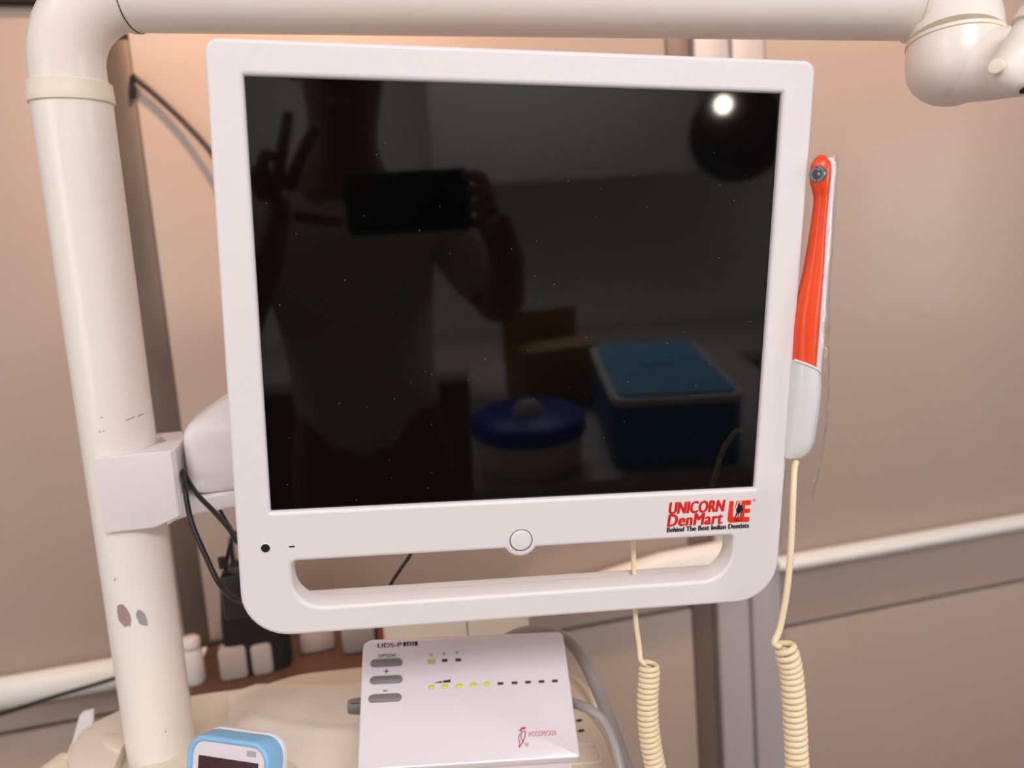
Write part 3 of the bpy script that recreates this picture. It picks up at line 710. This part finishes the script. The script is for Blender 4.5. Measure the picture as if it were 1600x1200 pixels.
# body under the cover, standing on the cart
dn = SMi.to_3x3() @ Vector((0, 0, -1))
bm = bmesh.new(); tp = [(-.080, -.047), (.080, -.047), (.080, .044), (-.080, .044)]
ra = [bm.verts.new((x, y, -.008)) for x, y in tp]; rb_ = []
for x, y in tp:
    wz = (SM @ Vector((x, y, -.008))); q_ = Vector((wz.x, wz.y, ZT + .0004)); rb_.append(bm.verts.new(SMi @ q_))
bm.faces.new(ra); bm.faces.new(list(reversed(rb_)))
for i in range(4): bm.faces.new((ra[i], ra[(i + 1) % 4], rb_[(i + 1) % 4], rb_[i]))
from_bm('body', bm, M['scaler'], sc)
for u, v in ((604, 1036), (603.5, 1062.5), (601.5, 1091)):
    p = sp(u, v)
    hw, hh = .0132, .0031
    c_ = [(p.x - hw + hh + hh * math.cos(a), p.y + hh * math.sin(a)) for a in [PI / 2 + PI * k / 10 for k in range(11)]] + [(p.x + hw - hh + hh * math.cos(a), p.y + hh * math.sin(a)) for a in [-PI / 2 + PI * k / 10 for k in range(11)]]
    prism('button', c_, 0, .0014, M['gbtn'], sc, None, .0008, 2)
leds = [(674, 1074), (695, 1072.5), (717, 1071.3), (739, 1070), (760.5, 1068.7), (782, 1068), (804, 1067), (825, 1066), (846, 1065), (867, 1064)]
for i, (u, v) in enumerate(leds):
    p = sp(u, v)
    if i < 5:
        o = tube('indicator_light', [(p.x, p.y, -.0002), (p.x, p.y, .0006), (p.x, p.y, .0010)], [(.0017, .0029), (.0016, .0028), (.0008, .0016)], M['led_on'], sc, 20, (0, 1, 0)); o['label'] = 'lit yellow-green indicator light'
    else:
        o = box('indicator_light', p.x - .0024, p.x + .0024, p.y - .0011, p.y + .0011, -.0002, .0002, M['led_off'], sc); o['label'] = 'unlit dark indicator light'
for i, (u, v) in enumerate(((674, 1033.5), (695, 1032), (716, 1031.2))):
    p = sp(u, v); k = (.0034, .0020) if i == 0 else (.0023, .0012)
    o = box('mode_light', p.x - k[0], p.x + k[0], p.y - k[1], p.y + k[1], -.0002, .0002, M['led_dim' if i == 0 else 'led_off'], sc)
    o['label'] = 'dimly lit green mode light' if i == 0 else 'unlit dark mode light'
def stext(body, u0, v0, u1, v1, m, bold=.0, shear=0, z=.00012):
    a_, b_ = sp(u0, v0), sp(u1, v1)   # lower left, upper right
    zz = z + zbend(max(a_.y, b_.y)) if max(a_.y, b_.y) < .036 else z + zbend((a_.y + b_.y) / 2) + .0003
    return text('lettering', body, a_.x, b_.x, a_.y, b_.y, zz, m, sc, bold, shear)
stext('UDS-P', 590, 1012, 627, 1003, M['ink'], .05)
a_, b_ = sp(630, 1009.5), sp(652.5, 1001.5)
zz = zbend((a_.y + b_.y) / 2) + .0002
flat('lettering_box', [[(a_.x, a_.y), (b_.x, a_.y), (b_.x, b_.y), (a_.x, b_.y)]], zz + .0002, M['ink'], sc)
text('lettering', 'LED', a_.x + .0022, b_.x - .0022, a_.y + .0008, b_.y - .0008, zz + .00035, M['white'], sc, .02)
stext('OPTION', 591, 1028, 618, 1021.5, M['ink'], .01)
stext('+', 599.5, 1053, 607.5, 1045, M['ink'], .02)
p = sp(602, 1079.3); flat('minus_mark', [[(p.x - .0019, p.y - .0004), (p.x + .0019, p.y - .0004), (p.x + .0019, p.y + .0004), (p.x - .0019, p.y + .0004)]], .0001, M['ink'], sc)
stext('G', 671, 1025.5, 676, 1021, M['inkgrey'], .01); stext('E', 692.5, 1023.5, 696.5, 1019.5, M['inkgrey'], .01); stext('P', 713, 1023, 716.5, 1018.5, M['inkgrey'], .01)
a_, b_ = sp(676, 1067), sp(704, 1064)
flat('power_wedge', [[(a_.x, a_.y), (b_.x - .0070, b_.y - .0013), (b_.x - .0070, b_.y + .0004)], [(b_.x - .0062, b_.y - .0012), (b_.x, b_.y - .0011), (b_.x, b_.y + .0014), (b_.x - .0062, b_.y + .0004)]], .0001, M['ink'], sc)
stext('WOODPECKER', 825, 1151.5, 869, 1141, M['crimson'], .0)
def sline(pts, wd, name='bird_emblem', close=False):
    P = smooth_path([Vector((sp(u, v).x, sp(u, v).y, .0001)) for u, v in pts], 5)
    polys = []
    for i in range(len(P) - 1):
        d = (P[i + 1] - P[i]).normalized(); n_ = Vector((-d.y, d.x, 0)) * wd / 2
        polys.append([(q_.x, q_.y) for q_ in (P[i] - n_ - d * wd * .2, P[i + 1] - n_ + d * wd * .2, P[i + 1] + n_ + d * wd * .2, P[i] + n_ - d * wd * .2)])
    return polys
def spoly(pts): return [(sp(u, v).x, sp(u, v).y) for u, v in pts]
bird = sline([(813, 1146), (810, 1153), (812, 1160), (811, 1168)], .0007) + sline([(816, 1144), (814, 1151), (817, 1159), (818, 1161)], .0007) + sline([(820.5, 1143), (820, 1151), (817, 1159), (811, 1168)], .0008) + sline([(814, 1144), (818, 1143), (821, 1142)], .0006)
bird += [spoly([(808, 1141.5), (812.5, 1140.3), (813.5, 1137.5), (817, 1135.8), (823, 1136), (820.5, 1138.5), (819, 1141), (816.5, 1139), (815, 1141.3), (814.5, 1144.5), (812.8, 1142)])]
flat('bird_emblem', bird, .00012, M['crimson'], sc)
p = sp(823, 1163.5); flat('trademark_dot', [disc(p.x, p.y, .0014)], .0001, M['pink'], sc)
kp = SMi @ at(566, 1103, .645)
knob = tube('hose_connector', [kp + Vector((x, 0, 0)) for x in (.010, -.001, -.0085, -.0115, -.0122)], [.0072, .0070, .0062, .0054, .003], M['gbtn'], sc, 20, (0, 1, 0))
bm = bmesh.new(); boxbm(bm, kp.x - .009, kp.x, kp.y - .0003, kp.y + .0003, kp.z + .006, kp.z + .0069); from_bm('ridge', bm, M['dark'], knob)

# cream box behind the scaler
Yb = .785
bl = on_y(597, 1004, Yb); brr = on_y(829, 992, Yb)
bx = thing('rear_box', 'cream box standing on the cart behind the white control unit, under the monitor', 'box', loc=((bl.x + brr.x) / 2, Yb + .03, ZT))
hw = (brr.x - bl.x) / 2
box('shell', -hw, hw, -.03, .014, 0, .067, M['cream'], bx, .004)
sx_ = on_y(731, 990, Yb).x - bx.location.x
box('seam', sx_ - .0004, sx_ + .0004, -.0305, -.0299, .004, .065, M['groove'], bx)
o = box('edge_mark', -hw - .0018, -hw + .0018, -.0312, -.020, .003, .066, M['darkred'], bx, .0005); o['label'] = 'dark red strip on the left edge'
# hoses
cable('grey_hose', [at(770, 1010, .735), at(810, 990, .73), at(852, 985, .72), (at(886, 1000, .70)), at(913, 1035, .68), at(936, 1085, .655), at(956, 1135, .63), at(974, 1185, .61), at(990, 1235, .59), at(1000, 1290, .575)], .0052, M['hose'], 'thick grey hose arching from behind the control unit down the cart side', 'hose')
cable('grey_hose', [at(862, 1092, .665), at(882, 1094, .650), at(898, 1099, .638), at(922, 1109, .622), at(944, 1128, .615), at(958, 1158, .605), at(968, 1195, .595), at(975, 1240, .585)], .0040, M['hose'], 'shorter grey hose leaving the right side of the control unit', 'hose')

# ------------------------------------------------------------------ blue framed device at the bottom
c_ = Vector((3590, -114, -1200)); dx = Vector((RX.dot(c_), RY.dot(c_), RZ.dot(c_))); dx.z = 0; dx.normalize()
fw = Vector((0, 0, 1)).cross(dx)          # horizontal, away from the viewer
dy = (Vector((0, 0, 1)) * math.cos(.28) + fw * math.sin(.28)).normalized()
dc = at(356, 1154, .548) - dy * .036
DM = basis(dx, dy, dc)
dev = thing('handheld_display', 'small device with a light blue frame and a dark screen at the bottom left edge', 'display device', mw=DM)
curve_plate('back_shell', [rrect(-.0345, .0355, -.038, .0365, .014, 8)], .0026, .0015, M['white'], dev, T((0, 0, -.0205)))
curve_plate('blue_frame', [rrect(-.0350, .0350, -.038, .0358, .0140, 8), list(reversed(rrect(-.0308, .0308, -.034, .0318, .0105, 8)))], .0095, .0022, M['blue'], dev, T((0, 0, -.0092)))
curve_plate('face_plate', [rrect(-.0312, .0312, -.0345, .0322, .0108, 8)], .004, .001, M['scaler'], dev, T((0, 0, -.0058)))
box('display', -.0255, .0255, -.034, .0215, -.0030, -.0015, M['maroon'], dev)
box('printed_label', .0155, .0232, .0252, .0292, -.0020, -.00165, M['labelgrey'], dev)
sn = DM.inverted() @ Vector((dc.x, dc.y + .03, ZT + .017))
st = tube('stand', [Vector((0, -.03, -.012)), Vector((0, -.045, -.02)), sn], [.012, .010, .018], M['white'], dev, 20)

# ------------------------------------------------------------------ things against the wall behind the cart
zc = .955
cab = thing('wooden_cabinet', 'reddish-brown wooden cabinet against the wall behind the cart', 'cabinet', loc=(-.06, 1.17, 0))
box('carcass', -.175, .17, -.10, .115, .06, zc - .018, M['wood'], cab, .003)
box('top', -.185, .18, -.112, .118, zc - .018, zc, M['wood'], cab, .004)
box('plinth', -.165, .16, -.09, .11, 0, .06, M['dark'], cab)
for i, xx in enumerate((-.088, .083)):
    d = box('door', xx - .082, xx + .082, -.108, -.100, .08, zc - .03, M['wood'], cab, .002); box('handle', (xx + (.06 if i == 0 else -.06)) - .004, (xx + (.06 if i == 0 else -.06)) + .004, -.118, -.107, .6, .72, M['steel'], d, .002)
def standing(name, u0, u1, vt, vb, z, th, m, label, cat, bev=.006):
    a_, b_ = on_z(u0, vb, z), on_z(u1, vb, z); y = (a_.y + b_.y) / 2; top_ = on_y((u0 + u1) / 2, vt, y)
    o = box(name, a_.x, b_.x, y, y + th, z, top_.z, m, None, bev); return tag(o, label, cat)
bag = thing('black_bag', 'black bag standing on the wooden cabinet behind the lower left monitor corner', 'bag', loc=on_z(405, 1052, zc))
BL_ = bag.location
secs = []
for z_, k_ in ((0, .9), (.01, 1), (.08, .97), (.13, .86), (.16, .66), (.168, .5)):
    secs.append([(x * k_, y * k_, z_) for x, y in rrect(-.047, .047, -.004, .055, .016, 4)])
loft('pouch', secs, M['bag'], bag)
tube('handle', smooth_path([(-.02, .025, .165), (-.018, .025, .20), (0, .025, .212), (.018, .025, .20), (.02, .025, .165)], 5), .004, M['bag'], bag, 10)
standing('white_box', 346, 388, 1013, 1064, zc, .03, M['paleplastic'], 'pale square box on the cabinet, left of the two in front of the black bag', 'box')
standing('white_box', 396, 428, 1008, 1056, zc, .03, M['paleplastic'], 'pale narrow box on the cabinet, right of the two in front of the black bag', 'box')
standing('grey_housing', 536, 588, 980, 1022, zc, .03, M['hose'], 'small grey housing on the cabinet just left of the white control unit', 'housing', .008)
standing('pale_box', 470, 525, 985, 1020, zc, .03, M['paleplastic'], 'low pale box on the cabinet under the middle of the monitor edge', 'box')
a_ = on_z(299, 1072, zc); 
bt = thing('white_bottle', 'white plastic bottle on the cabinet just right of the ivory post', 'bottle', loc=(a_.x + .004, a_.y + .012, zc))
tube('bottle_body', [(0, 0, 0), (0, 0, .004), (0, 0, .045), (0, 0, .052)], [.013, .0150, .0150, .011], M['white'], bt, 24)
tube('cap', [(0, 0, .053), (0, 0, .055), (0, 0, .066), (0, 0, .069)], [.010, .0135, .0135, .010], M['white'], bt, 24)

# ------------------------------------------------------------------ the room behind the photographer, seen mirrored in the screen
zt = 1.172
wt = thing('side_counter', 'narrow white-topped counter beside the photographer, mirrored at the bottom of the dark screen', 'counter', loc=(.33, -.25, 0))
box('top', -.25, .30, -.32, .33, zt - .03, zt, M['paleplastic'], wt, .004)
box('carcass', -.23, .28, -.30, .30, 0, zt - .03, M['room'], wt, .003)
bb = thing('storage_box', 'blue box with a light blue lid, mirrored at the lower right of the screen', 'box', mw=basis((.998, .062, 0), (-.062, .998, 0), (.362, -.09, zt)))
curve_plate('tub', [rrect(-.085, .085, -.15, .15, .02, 6)], .044, .003, M['bluebox'], bb, T((0, 0, .044)))
curve_plate('lid_rim', [rrect(-.088, .088, -.153, .153, .022, 6)], .005, .003, M['white'], bb, T((0, 0, .093)))
lid = curve_plate('lid', [rrect(-.076, .076, -.141, .141, .014, 6)], .002, .001, M['bluelid'], bb, T((0, 0, .0995)))
box('lid_slot', -.024, .024, -.004, .004, .0, .0012, M['bluebox'], lid, 0, mw=T((0, 0, .0016)))
nv = thing('round_tub', 'cream tub with a royal blue lid, mirrored left of the blue box in the screen', 'tub', loc=(.16, .0, zt))
tube('tub_body', [(0, 0, 0), (0, 0, .003), (0, 0, .046)], [.066, .07, .074], M['cream'], nv, 40)
tube('tub_lid', [(0, 0, .046), (0, 0, .048), (0, 0, .066), (0, 0, .072)], [.074, .078, .078, .070], M['navy'], nv, 40)
tube('lid_knob', [(0, 0, .072), (0, 0, .080), (0, 0, .088), (0, 0, .0915)], [.022, .020, .012, .003], M['white'], nv, 24)
cbx = thing('cardboard_box', 'tan cardboard box with open flaps, mirrored in the middle of the dark screen', 'box', mw=basis((.95, -.3, 0), (.3, .95, 0), (.225, -.28, zt)))
box('carton', -.07, .07, -.045, .045, 0, .10, M['card'], cbx, .002)
box('flap', -.07, .07, -.048, -.045, .06, .15, M['card'], cbx, 0)
# rear worktop along the far wall with a pale cupboard
wk = thing('rear_worktop', 'long pale worktop along the wall behind the photographer, mirrored dimly in the screen', 'worktop', loc=(.6, -1.72, 0))
box('top', -1.3, 1.3, -.27, .27, .88, .92, M['paleplastic'], wk, .004); box('carcass', -1.28, 1.28, -.25, .24, 0, .88, M['wood'], wk, .003)
o = box('wall_cupboard', .0, .9, -1.99, -1.68, 1.5, 2.15, M['room'], None, .004); tag(o, 'pale wall cupboard behind the photographer, mirrored at the top of the screen', 'cupboard')
# round examination lamp
LM = Matrix.Translation((.66, -.62, 1.60)) @ Vector((-.3, .93, -.18)).to_track_quat('Z', 'Y').to_matrix().to_4x4()
lp = thing('examination_lamp', 'round dark examination lamp with one bright bulb, mirrored at the upper right of the screen', 'lamp', mw=LM)
tube('lamp_head', [(0, 0, -.07), (0, 0, -.065), (0, 0, -.02), (0, 0, .0), (0, 0, .002), (0, 0, -.012)], [.02, .05, .092, .098, .09, .08], M['lampshell'], lp, 40)
tube('bulb', [(.03, .060, -.006), (.03, .060, .008), (.03, .060, .012)], [.017, .017, .010], M['lampglow'], lp, 20)
LI = LM.inverted()
tube('lamp_stem', [LI @ Vector(q_) for q_ in ((.70, -.68, 1.68), (.74, -.80, 1.75), (.78, -.95, 2.0), (.78, -.95, 2.6))], .013, M['lampshell'], lp, 14)
# ceiling fixtures
for (x, y, sx_, sy_, lab) in ((.2, -1.05, .95, .65, 'wide white ceiling light panel over the photographer'), (-1.0, -.2, .5, .5, 'small square ceiling light panel near the left wall')):
    c0 = thing('ceiling_light', lab, 'ceiling light', loc=(x, y, 2.6))
    box('frame', -sx_ / 2 - .02, sx_ / 2 + .02, -sy_ / 2 - .02, sy_ / 2 + .02, -.03, 0, M['alu'], c0, .003); box('diffuser', -sx_ / 2, sx_ / 2, -sy_ / 2, sy_ / 2, -.036, -.028, M['panelglow'], c0)

# ------------------------------------------------------------------ the photographer
ph = thing('phone', 'black phone held sideways by the photographer, mirrored left of the screen centre', 'phone', loc=(.023, -.008, 1.531))
curve_plate('phone_body', [rrect(-.079, .079, -.0385, .0385, .009, 6)], .004, .0012, M['phone'], ph, Matrix(((1, 0, 0, 0), (0, 0, 1, 0), (0, 1, 0, 0), (0, 0, 0, 1))))
def skin(name, chains, m, parent, mwi, tall=True, sub=2):
    bm = bmesh.new(); lay = bm.verts.layers.skin.verify(); ids = {}
    def vert(key, co, r):
        if key in ids: return ids[key]
        co = Vector(co)
        if tall and key[:2] not in ('lw', 'lp', 'rw', 'rp'): co.z *= 1.08
        v = bm.verts.new(mwi @ co); s = v[lay]; s.radius = r if isinstance(r, tuple) else (r, r)
        if not ids: s.use_root = True
        ids[key] = v; return v
    for ch in chains:
        pv = None
        for (key, co, r) in ch:
            v = vert(key, co, r)
            if pv is not None and bm.edges.get((pv, v)) is None: bm.edges.new((pv, v))
            pv = v
    me = bpy.data.meshes.new(name); bm.to_mesh(me); bm.free()
    t = bpy.data.objects.new('tmp', me); COL.objects.link(t)
    s = t.modifiers.new('s', 'SKIN'); s.use_smooth_shade = True
    u = t.modifiers.new('u', 'SUBSURF'); u.levels = sub; u.render_levels = sub
    dg = bpy.context.evaluated_depsgraph_get(); dg.update()
    out = bpy.data.meshes.new_from_object(t.evaluated_get(dg)); bpy.data.objects.remove(t); bpy.data.meshes.remove(me)
    return link(name, out, m, parent, None, True, 180)
per = thing('person', 'person in a light grey shirt holding up a phone, mirrored in the dark screen', 'person', loc=(-.12, -.46, 0))
PI_ = Matrix.Translation(-per.location)
ch = []
ch.append([('pel', (-.12, -.46, .95), (.15, .11)), ('wai', (-.12, -.45, 1.10), (.13, .10)), ('che', (-.12, -.44, 1.28), (.15, .11)), ('upp', (-.12, -.43, 1.38), (.12, .085)), ('nec', (-.11, -.41, 1.46), .055), ('hd0', (-.10, -.39, 1.54), (.06, .07)), ('hd1', (-.09, -.375, 1.60), (.075, .09)), ('hd2', (-.09, -.38, 1.66), (.07, .085)), ('hd3', (-.09, -.385, 1.70), (.045, .05))])
for s, sx_ in (('l', -1), ('r', 1)):
    ch.append([('pel', 0, 0), (s + 'hip', (-.12 + .09 * sx_, -.46, .88), .095), (s + 'kne', (-.12 + .10 * sx_, -.44, .48), .06), (s + 'ank', (-.12 + .10 * sx_, -.47, .09), .04), (s + 'toe', (-.12 + .12 * sx_, -.33, .035), (.035, .03))])
ch.append([('upp', 0, 0), ('lsh', (-.29, -.43, 1.37), .058), ('lel', (-.35, -.30, 1.13), .043), ('lwr', (-.185, -.105, 1.46), .026), ('lpa', (-.155, -.075, 1.525), (.034, .018)), ('lpb', (-.145, -.065, 1.555), (.036, .016))])
ch.append([('upp', 0, 0), ('rsh', (.05, -.43, 1.37), .058), ('rel', (.15, -.37, 1.22), .043), ('rwr', (.150, -.100, 1.44), .026), ('rpa', (.132, -.055, 1.49), (.034, .018)), ('rpb', (.128, -.042, 1.515), (.034, .016))])
body = skin('body', ch, M['skin'], per, PI_)
def fing(pts, r0):
    return [(str(random.random()), p, r0 * k) for p, k in zip(pts, (1.15, 1.05, .95, .8))]
for f in ([(-.150, -.065, 1.55), (-.140, -.055, 1.585), (-.128, -.05, 1.62), (-.118, -.05, 1.65)],
          [(-.135, -.062, 1.55), (-.118, -.048, 1.58), (-.098, -.035, 1.61), (-.082, -.03, 1.632)],
          [(-.160, -.068, 1.55), (-.160, -.045, 1.585), (-.150, -.025, 1.60), (-.136, -.02, 1.592)],
          [(-.170, -.070, 1.54), (-.175, -.050, 1.57), (-.166, -.032, 1.58), (-.152, -.028, 1.572)],
          [(-.135, -.075, 1.52), (-.108, -.055, 1.515), (-.082, -.038, 1.512), (-.062, -.022, 1.512)],
          [(.125, -.042, 1.52), (.118, -.020, 1.555), (.105, .004, 1.560), (.092, .006, 1.558)],
          [(.128, -.042, 1.515), (.124, -.014, 1.54), (.108, .006, 1.541), (.094, .008, 1.539)],
          [(.130, -.042, 1.505), (.128, -.012, 1.522), (.110, .008, 1.522), (.096, .009, 1.520)],
          [(.130, -.045, 1.495), (.128, -.018, 1.503), (.112, .004, 1.503), (.100, .008, 1.503)],
          [(.120, -.060, 1.495), (.098, -.045, 1.500), (.080, -.030, 1.508), (.066, -.024, 1.515)]):
    skin('finger', [fing(f, .0088)], M['skin'], body, PI_, False, 2)
sh = []
sh.append([('pel', (-.12, -.46, .92), (.165, .125)), ('wai', (-.12, -.45, 1.10), (.145, .115)), ('che', (-.12, -.44, 1.28), (.165, .125)), ('upp', (-.12, -.43, 1.385), (.13, .095)), ('col', (-.115, -.42, 1.43), (.066, .066))])
sh.append([('upp', 0, 0), ('lsh', (-.29, -.43, 1.37), .070), ('lm', (-.325, -.36, 1.25), .060), ('lel', (-.345, -.31, 1.16), .056)])
sh.append([('upp', 0, 0), ('rsh', (.05, -.43, 1.37), .070), ('rm', (.10, -.40, 1.30), .060), ('rel', (.14, -.38, 1.235), .056)])
skin('shirt', sh, M['shirt'], per, PI_)
tr = [[('p', (-.12, -.46, .95), (.165, .125)), ('q', (-.12, -.46, .86), (.16, .12))]]
for sx_ in (-1, 1): tr.append([('q', 0, 0), ('k%d' % sx_, (-.12 + .10 * sx_, -.445, .48), .078), ('a%d' % sx_, (-.12 + .10 * sx_, -.47, .10), .06)])
skin('trousers', tr, M['bag'], per, PI_)
skin('hair', [[('a', (-.09, -.43, 1.56), (.06, .05)), ('b', (-.09, -.425, 1.64), (.085, .075)), ('c', (-.09, -.395, 1.70), (.08, .06)), ('d', (-.09, -.335, 1.705), (.06, .03))]], M['hair'], per, PI_)
hd = body
for sx_ in (-1, 1):
    tube('eye', [(.03 + sx_ * .028, .150, 1.744), (.03 + sx_ * .028, .160, 1.744)], [.010, .005], M['ink'], per, 14)
    skin('ear', [[('a', (-.09 + sx_ * .082, -.39, 1.625), (.008, .014)), ('b', (-.09 + sx_ * .084, -.39, 1.59), (.006, .010))]], M['skin'], body, PI_, sub=1)
skin('nose', [[('a', (-.09, -.298, 1.615), .007), ('b', (-.09, -.282, 1.585), .012)]], M['skin'], body, PI_, sub=1)
skin('mouth', [[('a', (-.11, -.300, 1.553), .005), ('b', (-.09, -.293, 1.553), .007), ('c', (-.07, -.300, 1.553), .005)]], M['maroonchip'], body, PI_, sub=1)
